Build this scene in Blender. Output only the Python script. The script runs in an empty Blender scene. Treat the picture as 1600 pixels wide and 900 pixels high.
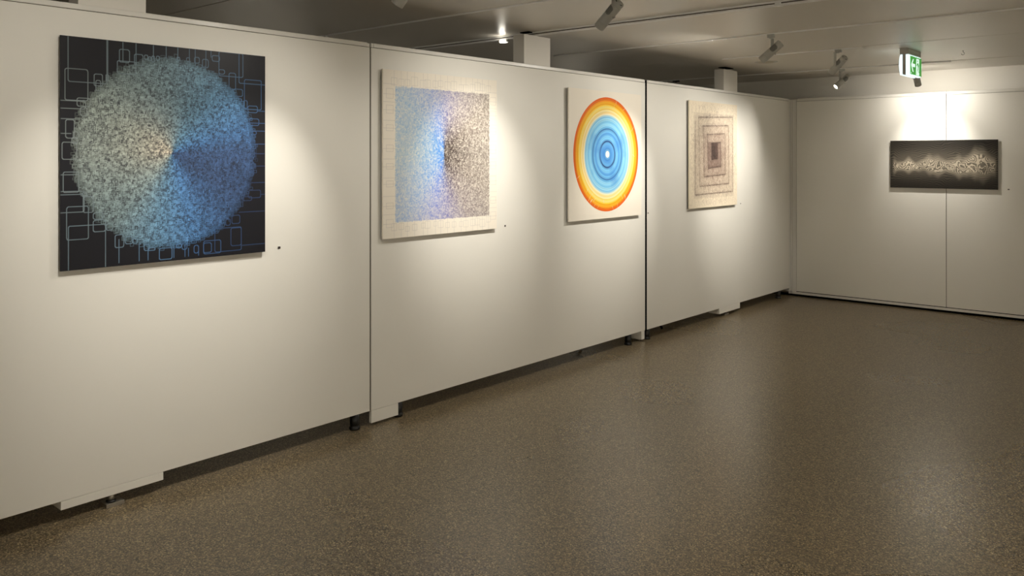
import bpy, bmesh, math, random
import numpy as np
from mathutils import Vector, Quaternion, Matrix

scene = bpy.context.scene
COL = scene.collection

# ------------------------------------------------------------------ camera, world, exposure
cam_data = bpy.data.cameras.new('camera')
cam_data.sensor_width = 36.0
cam_data.lens = 1300.0 / 1600.0 * 36.0
cam_data.shift_y = -(450.0 - 247.0) / 1600.0
cam_data.clip_start = 0.05
cam = bpy.data.objects.new('camera', cam_data)
cam.location = (4.25, 0.0, 1.749)
cam.rotation_euler = (math.pi / 2, 0.0, math.asin(0.6544))
COL.objects.link(cam)
scene.camera = cam

world = bpy.data.worlds.new('world')
scene.world = world
world.use_nodes = True
world.node_tree.nodes['Background'].inputs[0].default_value = (0.9, 0.85, 0.75, 1)
world.node_tree.nodes['Background'].inputs[1].default_value = 0.0

vs = scene.view_settings
vs.view_transform = 'Standard'
vs.look = 'None'
vs.gamma = 1.0
vs.use_curve_mapping = False
vs.exposure = 0.0

LIGHT_COL = (1.0, 0.95, 0.855)
CEIL = 2.78
FAR_Y = 10.33
rng = np.random.default_rng(7)
random.seed(7)


# ------------------------------------------------------------------ helpers
def lin(c):
    out = []
    for v in c:
        v = v / 255.0
        out.append(v / 12.92 if v <= 0.04045 else ((v + 0.055) / 1.055) ** 2.4)
    return tuple(out)


def link(o, parent=None):
    COL.objects.link(o)
    if parent is not None:
        o.parent = parent
    return o


def tag(o, label=None, cat=None, group=None, kind=None):
    if label: o['label'] = label
    if cat: o['category'] = cat
    if group: o['group'] = group
    if kind: o['kind'] = kind
    return o


def empty(name, loc=(0, 0, 0)):
    o = bpy.data.objects.new(name, None)
    o.empty_display_size = 0.1
    o.location = loc
    return link(o)


class MB:
    """collects shapes, builds one mesh object"""
    def __init__(self):
        self.bm = bmesh.new()
        self.mi = 0

    def box(self, lo, hi, bevel=0.0, rot=None, piv=None):
        bm = bmesh.new()
        bmesh.ops.create_cube(bm, size=1.0)
        c = [(a + b) / 2 for a, b in zip(lo, hi)]
        s = [abs(b - a) for a, b in zip(lo, hi)]
        for v in bm.verts:
            v.co = Vector((c[0] + v.co.x * s[0], c[1] + v.co.y * s[1], c[2] + v.co.z * s[2]))
        if bevel > 0:
            bmesh.ops.bevel(bm, geom=bm.edges[:], offset=bevel, segments=2, profile=0.5, affect='EDGES')
        if rot is not None:
            p = Vector(piv or c)
            for v in bm.verts:
                v.co = rot @ (v.co - p) + p
        self._merge(bm)
        return self

    def lathe(self, prof, seg=28, mat=None, smooth=True):
        """prof: list of (r, z); revolve about z"""
        bm = bmesh.new()
        rings = []
        for r, z in prof:
            if r < 1e-6:
                rings.append([bm.verts.new((0, 0, z))])
            else:
                rings.append([bm.verts.new((r * math.cos(2 * math.pi * i / seg), r * math.sin(2 * math.pi * i / seg), z)) for i in range(seg)])
        for a, b in zip(rings[:-1], rings[1:]):
            for i in range(seg):
                j = (i + 1) % seg
                if len(a) == 1 and len(b) == 1: continue
                if len(a) == 1: f = bm.faces.new((a[0], b[j], b[i]))
                elif len(b) == 1: f = bm.faces.new((a[i], a[j], b[0]))
                else: f = bm.faces.new((a[i], a[j], b[j], b[i]))
                f.smooth = smooth
        bmesh.ops.recalc_face_normals(bm, faces=bm.faces[:])
        if mat is not None:
            bm.transform(mat)
        self._merge(bm)
        return self

    def tube(self, pts, r, seg=10):
        bm = bmesh.new()
        pts = [Vector(p) for p in pts]
        rings = []
        for i, p in enumerate(pts):
            d = (pts[min(i + 1, len(pts) - 1)] - pts[max(i - 1, 0)]).normalized()
            up = Vector((0, 0, 1)) if abs(d.z) < 0.9 else Vector((1, 0, 0))
            a = d.cross(up).normalized(); b = d.cross(a)
            rings.append([bm.verts.new(p + r * (a * math.cos(2 * math.pi * k / seg) + b * math.sin(2 * math.pi * k / seg))) for k in range(seg)])
        for A, B in zip(rings[:-1], rings[1:]):
            for k in range(seg):
                f = bm.faces.new((A[k], A[(k + 1) % seg], B[(k + 1) % seg], B[k])); f.smooth = True
        bm.faces.new(rings[0]); bm.faces.new(rings[-1])
        bmesh.ops.recalc_face_normals(bm, faces=bm.faces[:])
        self._merge(bm)
        return self

    def poly(self, pts, extr):
        """flat polygon extruded by vector extr"""
        bm = bmesh.new()
        e = Vector(extr)
        a = [bm.verts.new(Vector(p)) for p in pts]
        b = [bm.verts.new(Vector(p) + e) for p in pts]
        bm.faces.new(a); bm.faces.new(b)
        for i in range(len(a)):
            j = (i + 1) % len(a)
            bm.faces.new((a[i], a[j], b[j], b[i]))
        bmesh.ops.recalc_face_normals(bm, faces=bm.faces[:])
        self._merge(bm)
        return self

    def _merge(self, bm):
        for f in bm.faces: f.material_index = self.mi
        me = bpy.data.meshes.new('tmp')
        bm.to_mesh(me); bm.free()
        self.bm.from_mesh(me)
        bpy.data.meshes.remove(me)

    def build(self, name, mats, parent=None):
        me = bpy.data.meshes.new(name)
        self.bm.to_mesh(me); self.bm.free()
        for m in (mats if isinstance(mats, (list, tuple)) else [mats]):
            me.materials.append(m)
        return link(bpy.data.objects.new(name, me), parent)


# ------------------------------------------------------------------ materials
def new_mat(name):
    m = bpy.data.materials.new(name)
    m.use_nodes = True
    nt = m.node_tree
    return m, nt, nt.nodes['Principled BSDF']


def mat(name, rgb, rough=0.5, metal=0.0, spec=0.5, var=0.03, scale=6.0, bump=0.0, bscale=200.0):
    m, nt, b = new_mat(name)
    c = lin(rgb)
    n = nt.nodes.new('ShaderNodeTexNoise'); n.inputs['Scale'].default_value = scale; n.inputs['Detail'].default_value = 4
    tc = nt.nodes.new('ShaderNodeTexCoord')
    nt.links.new(tc.outputs['Object'], n.inputs['Vector'])
    mx = nt.nodes.new('ShaderNodeMix'); mx.data_type = 'RGBA'
    mx.inputs['A'].default_value = tuple(v * (1 - var) for v in c) + (1,)
    mx.inputs['B'].default_value = tuple(min(1, v * (1 + var)) for v in c) + (1,)
    nt.links.new(n.outputs['Fac'], mx.inputs['Factor'])
    nt.links.new(mx.outputs['Result'], b.inputs['Base Color'])
    b.inputs['Roughness'].default_value = rough
    b.inputs['Metallic'].default_value = metal
    b.inputs['Specular IOR Level'].default_value = spec
    if bump > 0:
        n2 = nt.nodes.new('ShaderNodeTexNoise'); n2.inputs['Scale'].default_value = bscale
        nt.links.new(tc.outputs['Object'], n2.inputs['Vector'])
        bp = nt.nodes.new('ShaderNodeBump'); bp.inputs['Strength'].default_value = bump; bp.inputs['Distance'].default_value = 0.002
        nt.links.new(n2.outputs['Fac'], bp.inputs['Height'])
        nt.links.new(bp.outputs['Normal'], b.inputs['Normal'])
    return m


def emit_mat(name, rgb, strength):
    m, nt, b = new_mat(name)
    b.inputs['Base Color'].default_value = lin(rgb) + (1,)
    b.inputs['Emission Color'].default_value = lin(rgb) + (1,)
    b.inputs['Emission Strength'].default_value = strength
    return m


def attr_mat(name, rough=0.5, spec=0.4):
    m, nt, b = new_mat(name)
    a = nt.nodes.new('ShaderNodeAttribute'); a.attribute_name = 'ink'
    nt.links.new(a.outputs['Color'], b.inputs['Base Color'])
    b.inputs['Roughness'].default_value = rough
    b.inputs['Specular IOR Level'].default_value = spec
    return m


def floor_mat():
    m, nt, b = new_mat('speckled_floor')
    tc = nt.nodes.new('ShaderNodeTexCoord')
    v = nt.nodes.new('ShaderNodeTexVoronoi'); v.inputs['Scale'].default_value = 185.0
    nt.links.new(tc.outputs['Object'], v.inputs['Vector'])
    sep = nt.nodes.new('ShaderNodeSeparateColor'); nt.links.new(v.outputs['Color'], sep.inputs['Color'])
    r = nt.nodes.new('ShaderNodeValToRGB')
    cr = r.color_ramp
    stops = [(0.0, (52, 45, 36)), (0.25, (96, 85, 66)), (0.5, (124, 109, 85)), (0.72, (108, 99, 83)), (0.86, (156, 136, 102)), (1.0, (186, 167, 128))]
    cr.elements[0].position = 0; cr.elements[0].color = lin(stops[0][1]) + (1,)
    cr.elements[1].position = 1; cr.elements[1].color = lin(stops[-1][1]) + (1,)
    for p, c in stops[1:-1]:
        e = cr.elements.new(p); e.color = lin(c) + (1,)
    nt.links.new(sep.outputs['Red'], r.inputs['Fac'])
    # broad wear
    n = nt.nodes.new('ShaderNodeTexNoise'); n.inputs['Scale'].default_value = 0.7; n.inputs['Detail'].default_value = 1
    nt.links.new(tc.outputs['Object'], n.inputs['Vector'])
    mr = nt.nodes.new('ShaderNodeMapRange'); mr.inputs[1].default_value = 0.0; mr.inputs[2].default_value = 1.0
    mr.inputs[3].default_value = 0.92; mr.inputs[4].default_value = 1.08
    nt.links.new(n.outputs['Fac'], mr.inputs[0])
    mx = nt.nodes.new('ShaderNodeMix'); mx.data_type = 'RGBA'; mx.blend_type = 'MULTIPLY'; mx.inputs['Factor'].default_value = 1
    nt.links.new(r.outputs['Color'], mx.inputs['A']); nt.links.new(mr.outputs[0], mx.inputs['B'])
    # sparse pale chips
    v2 = nt.nodes.new('ShaderNodeTexVoronoi'); v2.inputs['Scale'].default_value = 2.2
    nt.links.new(tc.outputs['Object'], v2.inputs['Vector'])
    lt = nt.nodes.new('ShaderNodeMath'); lt.operation = 'LESS_THAN'; lt.inputs[1].default_value = 0.012
    nt.links.new(v2.outputs['Distance'], lt.inputs[0])
    mx2 = nt.nodes.new('ShaderNodeMix'); mx2.data_type = 'RGBA'
    mx2.inputs['B'].default_value = lin((190, 182, 165)) + (1,)
    nt.links.new(mx.outputs['Result'], mx2.inputs['A']); nt.links.new(lt.outputs[0], mx2.inputs['Factor'])
    nt.links.new(mx2.outputs['Result'], b.inputs['Base Color'])
    # gloss with worn variation
    mr2 = nt.nodes.new('ShaderNodeMapRange'); mr2.inputs[1].default_value = 0.0; mr2.inputs[2].default_value = 1.0
    mr2.inputs[3].default_value = 0.25; mr2.inputs[4].default_value = 0.31
    nt.links.new(n.outputs['Fac'], mr2.inputs[0])
    nt.links.new(mr2.outputs[0], b.inputs['Roughness'])
    b.inputs['Specular IOR Level'].default_value = 0.5
    return m


M = {}
M['floor'] = floor_mat()
M['panel'] = mat('painted_panel', (233, 230, 222), 0.55, spec=0.3, var=0.012, scale=2.5)
M['rail'] = mat('white_rail', (226, 223, 216), 0.28, spec=0.6, var=0.01)
M['wall'] = mat('wall_paint', (226, 222, 213), 0.7, spec=0.2, var=0.015)
M['post'] = mat('post_paint', (228, 224, 216), 0.6, spec=0.3, var=0.01)
M['ceiling'] = mat('ceiling_panel_paint', (214, 208, 197), 0.36, spec=0.5, var=0.02, scale=1.2)
M['gap'] = mat('dark_gap', (58, 50, 42), 0.8, spec=0.1)
M['black'] = mat('black_plastic', (14, 14, 14), 0.35, spec=0.5)
M['black_matt'] = mat('black_matt', (6, 6, 6), 0.9, spec=0.03)
M['groove'] = mat('groove_grey', (96, 88, 78), 0.7, spec=0.2)
M['steel'] = mat('zinc_steel', (170, 165, 155), 0.35, metal=0.8)
M['lamp_body'] = mat('lamp_body', (180, 179, 172), 0.45, spec=0.4, var=0.01)
M['lamp_grille'] = mat('lamp_grille', (128, 127, 122), 0.5)
M['lamp_hole'] = mat('lamp_hole', (45, 45, 44), 0.7)
M['lens'] = emit_mat('lit_lens', (255, 246, 228), 14.0)
M['alu'] = mat('alu_track', (244, 243, 240), 0.35, spec=0.5)
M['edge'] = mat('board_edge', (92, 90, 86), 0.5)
M['pale_edge'] = mat('batten_wood', (170, 160, 142), 0.6)
M['ink_dark'] = mat('dark_print', (25, 25, 31), 0.45, spec=0.25, var=0.02)
M['cream'] = mat('cream_board', (240, 232, 218), 0.6, spec=0.25, var=0.008)
M['cream_warm'] = mat('warm_cream_board', (238, 224, 200), 0.6, spec=0.25, var=0.01)
M['ink'] = attr_mat('printed_ink', 0.5, 0.3)
M['card'] = mat('caption_card', (62, 52, 48), 0.6)
M['sign_grey'] = mat('sign_housing', (176, 172, 164), 0.5)

# ------------------------------------------------------------------ setting
X0, X1, Y0, YB = -2.6, 7.2, -2.5, 10.66


def struct(name, mb, m, parent=None):
    o = mb.build(name, m, parent)
    if parent is None: o['kind'] = 'structure'
    return o


struct('floor', MB().box((X0, Y0, -0.1), (X1, YB, 0.0)), M['floor'])
struct('wall_back', MB().box((X0, YB, 0.0), (X1, YB + 0.1, CEIL + 0.06)), M['wall'])
struct('wall_front', MB().box((X0, Y0 - 0.1, 0.0), (X1, Y0, CEIL + 0.06)), M['wall'])
struct('wall_left', MB().box((X0 - 0.1, Y0, 0.0), (X0, YB, CEIL + 0.06)), M['wall'])
struct('wall_right', MB().box((X1, Y0, 0.0), (X1 + 0.1, YB, CEIL + 0.06)), M['wall'])

ceiling = struct('ceiling', MB().box((X0, Y0, CEIL + 0.02), (X1, YB, CEIL + 0.10)), M['gap'])
JOINTS = [-1.2, 0.15, 1.5, 2.9, 4.25, 5.28, 6.6, 7.92, 9.7]
edges = [Y0] + JOINTS + [YB]
for a, b in zip(edges[:-1], edges[1:]):
    MB().box((X0, a + (0.016 if a == 9.7 else 0.006), CEIL), (X1, b - (0.016 if b == 9.7 else 0.006), CEIL + 0.018), bevel=0.003).build('ceiling_panel', M['ceiling'], ceiling)


# ------------------------------------------------------------------ partition walls on the left
def leg(root, y, x=-0.032, r=0.031):
    mb = MB()
    mb.lathe([(0, 0.1), (r, 0.1), (r, 0.032), (r * 0.93, 0.028), (r * 0.93, 0.022), (r * 1.13, 0.018), (r * 1.16, 0.006), (r * 1.1, 0.0), (0, 0.0)], 24,
             Matrix.Translation((x, y, 0)))
    return mb.build('leg', M['black'], root)


def jack_foot(root, y, x, ztop):
    rod = MB().lathe([(0, ztop), (0.015, ztop), (0.015, 0.026), (0, 0.026)], 16, Matrix.Translation((x, y, 0)))
    o = rod.build('jack_rod', M['steel'], root)
    MB().lathe([(0, 0.028), (0.024, 0.028), (0.024, 0.02), (0, 0.02)], 20, Matrix.Translation((x, y, 0))).build('collar', M['black'], o)
    MB().box((x - 0.045, y - 0.035, 0.0), (x + 0.03, y + 0.055, 0.02), 0.002).build('foot_plate', M['steel'], o)


def partition(ya, yb, label, post_y, boxes, legs, struts=()):
    root = empty('partition_wall', (0, ya, 0))
    tag(root, label, 'partition')
    L = yb - ya
    MB().box((-0.06, 0, 0.1), (0, L, 2.47), 0.0012).build('panel', M['panel'], root)
    MB().box((-0.055, 0.004, 2.469), (-0.003, L - 0.004, 2.4735)).build('groove', M['groove'], root)
    r = MB().box((-0.062, 0.02, 2.473), (0.002, L - 0.02, 2.5), 0.003).build('top_rail', M['rail'], root)
    MB().box((-0.058, 0.002, 2.473), (-0.001, 0.019, 2.5), 0.001).build('end_cap', M['rail'], r)
    MB().box((-0.058, L - 0.019, 2.473), (-0.001, L - 0.002, 2.496), 0.001).build('end_cap', M['rail'], r)
    # ceiling post behind the panel
    p = MB().box((-0.178, post_y - ya, 0.35), (-0.062, post_y - ya + 0.34, 2.75), 0.0015).build('post', M['post'], root)
    py = post_y - ya + 0.17
    MB().lathe([(0, CEIL), (0.018, CEIL), (0.018, 2.75), (0, 2.75)], 16, Matrix.Translation((-0.12, py, 0))).build('jack_rod', M['black'], p)
    MB().box((-0.165, py - 0.1, CEIL - 0.008), (-0.075, py + 0.1, CEIL - 0.0005), 0.001).build('ceiling_plate', M['black_matt'], p)
    for (y0, y1, zb, xb) in boxes:
        MB().box((xb, y0 - ya, zb), (0.0015, y1 - ya, 0.0985), 0.001).build('foot_box', M['panel'], root)
    for y in legs:
        leg(root, y - ya)
    for y, x in struts:
        MB().tube([(x - 0.07, y - ya - 0.05, 0.14), (x, y - ya, 0.008)], 0.013, 12).build('strut', M['black'], root)
    return root


p1 = partition(0.13, 3.494, 'long white display wall nearest the camera, holding the blue disc picture', 1.706, [(1.602, 2.108, 0.058, -0.14)], [0.25, 3.395])
jack_foot(p1, 1.847 - 0.13, -0.02, 0.06)
p2 = partition(3.506, 6.858, 'middle white display wall holding the blue square and orange ring pictures', 5.131,
               [(3.507, 3.738, 0.018, -0.022)], [3.762, 6.61], [(6.14, -0.23)])
MB().box((-0.24, 6.80 - 3.506, 0.018), (-0.004, 6.855 - 3.506, 0.0995), 0.001).build('foot_bracket', M['panel'], p2)
MB().lathe([(0, 0.02), (0.016, 0.02), (0.016, 0.0), (0, 0.0)], 14, Matrix.Translation((-0.06, 6.825 - 3.506, 0))).build('jack_rod', M['steel'], p2)
MB().lathe([(0, 0.02), (0.016, 0.02), (0.016, 0.0), (0, 0.0)], 14, Matrix.Translation((-0.06, 3.62 - 3.506, 0))).build('jack_rod', M['steel'], p2)
MB().box((-0.058, 6.859 - 3.506, 0.1), (-0.002, 6.8925 - 3.506, 2.496)).build('gap_strip', M['black_matt'], p2)  # black strip added to give the open gap its darkness
p3 = partition(6.893, 10.285, 'white display wall running to the far corner, holding the brown nested squares picture', 8.612,
               [(8.384, 8.887, 0.038, -0.13)], [6.935, 10.02], [(7.43, -0.15)])
jack_foot(p3, 8.575 - 6.893, -0.04, 0.04)
MB().box((-0.045, 3.495 - 0.13, 0.1), (-0.004, 3.505 - 0.13, 2.47)).build('gap_strip', M['groove'], p1)


# ------------------------------------------------------------------ partition walls at the far end
def far_partition(xa, xb, label, corner=False):
    root = empty('partition_wall', (xa, FAR_Y, 0))
    tag(root, label, 'partition')
    L = xb - xa
    MB().box((0.003, 0, 0.063), (L - 0.003, 0.06, 2.464), 0.0012).build('panel', M['panel'], root)
    MB().box((0.0, 0.004, 0.054), (L, 0.055, 0.064)).build('groove', M['black_matt'], root)
    MB().box((0.0, 0.0, 0.026), (L, 0.06, 0.055), 0.001).build('base_rail', M['rail'], root)
    MB().box((0.0, 0.012, 0.0), (L, 0.05, 0.027)).build('plinth', M['black_matt'], root)
    MB().box((0.003, 0.004, 2.463), (L - 0.003, 0.055, 2.468)).build('groove', M['groove'], root)
    r = MB().box((0.02, -0.002, 2.467), (L - 0.02, 0.062, 2.5), 0.003).build('top_rail', M['rail'], root)
    MB().box((0.004, 0.001, 2.467), (0.019, 0.058, 2.5), 0.001).build('end_cap', M['rail'], r)
    MB().box((L - 0.019, 0.001, 2.467), (L - 0.004, 0.058, 2.5), 0.001).build('end_cap', M['rail'], r)
    MB().box((L - 0.004, 0.006, 0.063), (L + 0.004, 0.03, 2.49)).build('gap_strip', M['groove'], root)
    if corner:
        mb = MB()
        mb.box((-0.074, 0.0, 0.03), (-0.052, 0.05, 2.49), 0.001).box((-0.050, 0.006, 0.03), (-0.022, 0.05, 2.49), 0.001).box((-0.020, 0.003, 0.03), (-0.001, 0.05, 2.49), 0.001)
        mb.box((-0.130, -0.0435, 0.06), (-0.0755, 0.05, 2.49), 0.001)
        mb.build('corner_profile', M['rail'], root)
        MB().box((-0.1, 0.0, 0.026), (0.0, 0.06, 0.055), 0.001).build('base_rail', M['rail'], root)
        MB().box((-0.6, 0.012, 0.0), (0.0, 0.05, 0.027)).build('plinth', M['black_matt'], root)
    return root


far_partition(0.074, 1.806, 'white display wall at the far end beside the corner, left of its joint', True)
far_partition(1.806, 3.54, 'white display wall at the far end, right of its joint at the black picture')
far_partition(3.54, 5.27, 'white display wall at the far end beyond the right edge of the photo')


# ------------------------------------------------------------------ artworks
class Canvas:
    """a print drawn in board coordinates (s to the right, t up, metres); becomes one fine grid whose vertices carry the ink colour"""
    def __init__(self, w, h, base, step=0.0011):
        self.w, self.h, self.step = w, h, step
        self.nx, self.ny = int(w / step) // 2 * 2, int(h / step) // 2 * 2
        self.a = np.empty((self.ny, self.nx, 3), np.float32); self.a[:] = np.asarray(base, np.float32)
        xs = (np.arange(self.nx) + 0.5) / self.nx * w - w / 2; ys = (np.arange(self.ny) + 0.5) / self.ny * h - h / 2
        self.X, self.Y = np.meshgrid(xs, ys)

    def ix(self, x): return np.clip(np.round((np.asarray(x) + self.w / 2) / self.w * self.nx).astype(int), 0, self.nx)
    def iy(self, y): return np.clip(np.round((np.asarray(y) + self.h / 2) / self.h * self.ny).astype(int), 0, self.ny)

    def tone(self, mask, col, k):
        """mix colour array col (ny,nx,3) with weight k (ny,nx) where mask"""
        kk = (mask * k)[..., None].astype(np.float32)
        self.a = self.a * (1 - kk) + col.astype(np.float32) * kk

    def rects(self, x0, y0, x1, y1, c, px=2, alpha=1.0):
        X0, X1, Y0_, Y1_ = self.ix(x0), self.ix(x1), self.iy(y0), self.iy(y1)
        a = self.a
        for i in range(len(X0)):
            l, r, b, t = X0[i], X1[i], Y0_[i], Y1_[i]
            ci = c[i]
            for sl in ((slice(b, b + px), slice(l, r + px)), (slice(t, t + px), slice(l, r + px)), (slice(b, t), slice(l, l + px)), (slice(b, t), slice(r, r + px))):
                if alpha >= 1: a[sl] = ci
                else: a[sl] = a[sl] * (1 - alpha) + ci * alpha

    def strokes(self, p, q, c, alpha):
        """thin strokes, splatted with partial coverage; p, q (n,2), c (n,3), alpha (n,)"""
        L = np.linalg.norm(q - p, axis=1); n = int(np.max(L) / self.step) + 2
        t = np.linspace(0, 1, n)
        for k in range(n):
            z = p + (q - p) * t[k]
            jx = ((z[:, 0] + self.w / 2) / self.w * self.nx).astype(int); jy = ((z[:, 1] + self.h / 2) / self.h * self.ny).astype(int)
            ok = (jx >= 0) & (jx < self.nx) & (jy >= 0) & (jy < self.ny) & (t[k] * L >= 0)
            w_ = (alpha * np.clip(L / (n * self.step), 0.05, 1))[ok][:, None]
            self.a[jy[ok], jx[ok]] = self.a[jy[ok], jx[ok]] * (1 - w_) + c[ok] * w_

    def rrect(self, x0, y0, x1, y1, c, px=3, rad=0.010):
        rad = min(rad, 0.4 * (x1 - x0), 0.4 * (y1 - y0))
        self.bar(x0 + rad, y0, x1 - rad, y0, c, px); self.bar(x0 + rad, y1, x1 - rad, y1, c, px)
        self.bar(x0, y0 + rad, x0, y1 - rad, c, px); self.bar(x1, y0 + rad, x1, y1 - rad, c, px)
        for cx, cy, a0 in ((x1 - rad, y1 - rad, 0), (x0 + rad, y1 - rad, 90), (x0 + rad, y0 + rad, 180), (x1 - rad, y0 + rad, 270)):
            for k in range(13):
                t = math.radians(a0 + k * 7.5); x_, y_ = cx + rad * math.cos(t), cy + rad * math.sin(t)
                if abs(x_) < self.w / 2 - 0.003 and abs(y_) < self.h / 2 - 0.003:
                    i, j = self.ix(x_), self.iy(y_); self.a[j:j + px, i:i + px] = c

    def bar(self, x0, y0, x1, y1, c, px=3):
        if max(abs(x0), abs(x1)) > self.w / 2 and x0 == x1: return
        if max(abs(y0), abs(y1)) > self.h / 2 and y0 == y1: return
        i0, i1, j0, j1 = self.ix(x0), self.ix(x1), self.iy(y0), self.iy(y1)
        self.a[j0:max(j1, j0 + px), i0:max(i1, i0 + px)] = c

    def build(self, name, parent, front, m):
        l = LIN(np.clip(self.a, 0, 255)).reshape(self.ny // 2, 2, self.nx // 2, 2, 3).mean((1, 3))
        ny, nx = l.shape[:2]
        xs = (np.arange(nx) / (nx - 1) - 0.5) * (self.w - 0.002); ys = (np.arange(ny) / (ny - 1) - 0.5) * (self.h - 0.002)
        gx, gy = np.meshgrid(xs, ys)
        P = np.stack([np.full(gx.size, front + 0.0003), gx.ravel(), gy.ravel()], -1)
        i = (np.arange(ny - 1)[:, None] * nx + np.arange(nx - 1)[None]).ravel()
        Fq = np.stack([i, i + 1, i + nx + 1, i + nx], -1)
        me = bpy.data.meshes.new(name)
        me.vertices.add(len(P)); me.vertices.foreach_set('co', P.astype(np.float32).ravel())
        k = len(Fq)
        me.loops.add(k * 4); me.loops.foreach_set('vertex_index', Fq.astype(np.int32).ravel())
        me.polygons.add(k)
        me.polygons.foreach_set('loop_start', np.arange(0, k * 4, 4, dtype=np.int32)); me.polygons.foreach_set('loop_total', np.full(k, 4, dtype=np.int32))
        me.update(calc_edges=True)
        at = me.attributes.new('ink', 'FLOAT_COLOR', 'POINT')
        rgba = np.ones((len(P), 4), np.float32); rgba[:, :3] = l.reshape(-1, 3)
        at.data.foreach_set('color', rgba.ravel())
        me.materials.append(m)
        return link(bpy.data.objects.new(name, me), parent)


LIN = lambda a: np.where(np.asarray(a) / 255.0 <= 0.04045, np.asarray(a) / 255.0 / 12.92, ((np.asarray(a) / 255.0 + 0.055) / 1.055) ** 2.4)


def ang_col(stops, ang):
    s = sorted(stops); a = np.array([x[0] for x in s], float); c = np.array([x[1] for x in s], float)
    return np.stack([np.interp(ang, a, c[:, i]) for i in range(3)], -1)


def artwork(name, loc, label, w, h, front, thick, board_mat, edge_mat):
    """on the left wall; origin at picture centre on the wall plane"""
    root = empty(name, loc)
    tag(root, label, 'artwork')
    MB().box((front - thick + 0.001, -w / 2, -h / 2), (front, w / 2, h / 2), 0.0006).build('print_board', board_mat, root)
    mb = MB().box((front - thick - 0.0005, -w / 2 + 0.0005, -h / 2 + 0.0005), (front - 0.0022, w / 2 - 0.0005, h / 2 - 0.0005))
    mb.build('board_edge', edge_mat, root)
    i = 0.10
    b = MB()
    b.box((0.0, -w / 2 + i, h / 2 - i - 0.03), (front - thick, w / 2 - i, h / 2 - i)).box((0.0, -w / 2 + i, -h / 2 + i), (front - thick, w / 2 - i, -h / 2 + i + 0.03))
    b.box((0.0, -w / 2 + i, -h / 2 + i + 0.03), (front - thick, -w / 2 + i + 0.03, h / 2 - i - 0.03)).box((0.0, w / 2 - i - 0.03, -h / 2 + i + 0.03), (front - thick, w / 2 - i, h / 2 - i - 0.03))
    b.build('hanging_frame', M['pale_edge'], root)
    return root


# --- 1: blue disc of tiny rectangles on near black
a1 = artwork('artwork', (0, 2.145, 1.772), 'square near-black picture of a shimmering blue disc made of tiny rectangles', 1.112, 1.128, 0.027, 0.006, M['ink_dark'], M['ink_dark'])
ST1 = [(-180, (148, 165, 160)), (-130, (138, 166, 172)), (-100, (112, 160, 196)), (-75, (92, 146, 204)), (-52, (72, 108, 156)), (-30, (66, 92, 134)), (0, (70, 100, 146)), (18, (80, 128, 182)),
       (38, (98, 152, 200)), (60, (112, 158, 188)), (90, (124, 158, 172)), (120, (134, 160, 164)), (150, (148, 166, 160)), (180, (148, 165, 160))]
CX1, CZ1, R1 = -0.004, 0.004, 0.478


def col1(x, y):
    dx, dy = x - CX1, y - CZ1
    r = np.hypot(dx, dy); ang = np.degrees(np.arctan2(dy, dx))
    c = ang_col(ST1, ang)
    d = np.abs((ang - 160 + 180) % 360 - 180)
    pale = np.exp(-(r / 0.15) ** 1.3) * np.clip(1.25 - d / 75.0, 0, 1)
    c = c + (np.array([250, 240, 214]) - c) * np.clip(pale, 0, 1)[:, None]
    mid = np.exp(-(r / 0.3)) * np.clip(1.2 - d / 80.0, 0, 1) * 0.45
    c = c + (np.array([208, 206, 188]) - c) * np.clip(mid, 0, 1)[:, None]
    return c * np.array([0.84, 0.82, 0.82]), r


cv = Canvas(1.112, 1.128, (27, 27, 33))
c, r = col1(cv.X.ravel(), cv.Y.ravel())
c = c.reshape(cv.X.shape + (3,)); r = r.reshape(cv.X.shape)
cv.tone(r < R1 * 0.985, c, 0.66 - 0.12 * (r / R1))
N = 34000
r = R1 * np.sqrt(rng.random(N)) * (1 + rng.normal(0, 0.012, N))
t = rng.random(N) * 2 * math.pi - math.pi
x = CX1 + r * np.cos(t); y = CZ1 + r * np.sin(t)
sz = 0.0015 + 0.0056 * (r / R1) * rng.random(N) + 0.0012 * rng.random(N)
asp = np.exp(rng.normal(0, 0.45, N))
w_, h_ = sz * asp ** 0.5, sz / asp ** 0.5
c, rr = col1(x, y)
cc = np.clip(c * rng.uniform(0.85, 1.3, N)[:, None], 0, 255)
dark = rng.random(N) < 0.32
cc[dark] = c[dark] * 0.42 + np.array([16, 16, 20])
cv.rects(x - w_, y - h_, x + w_, y + h_, cc, 2)
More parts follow.
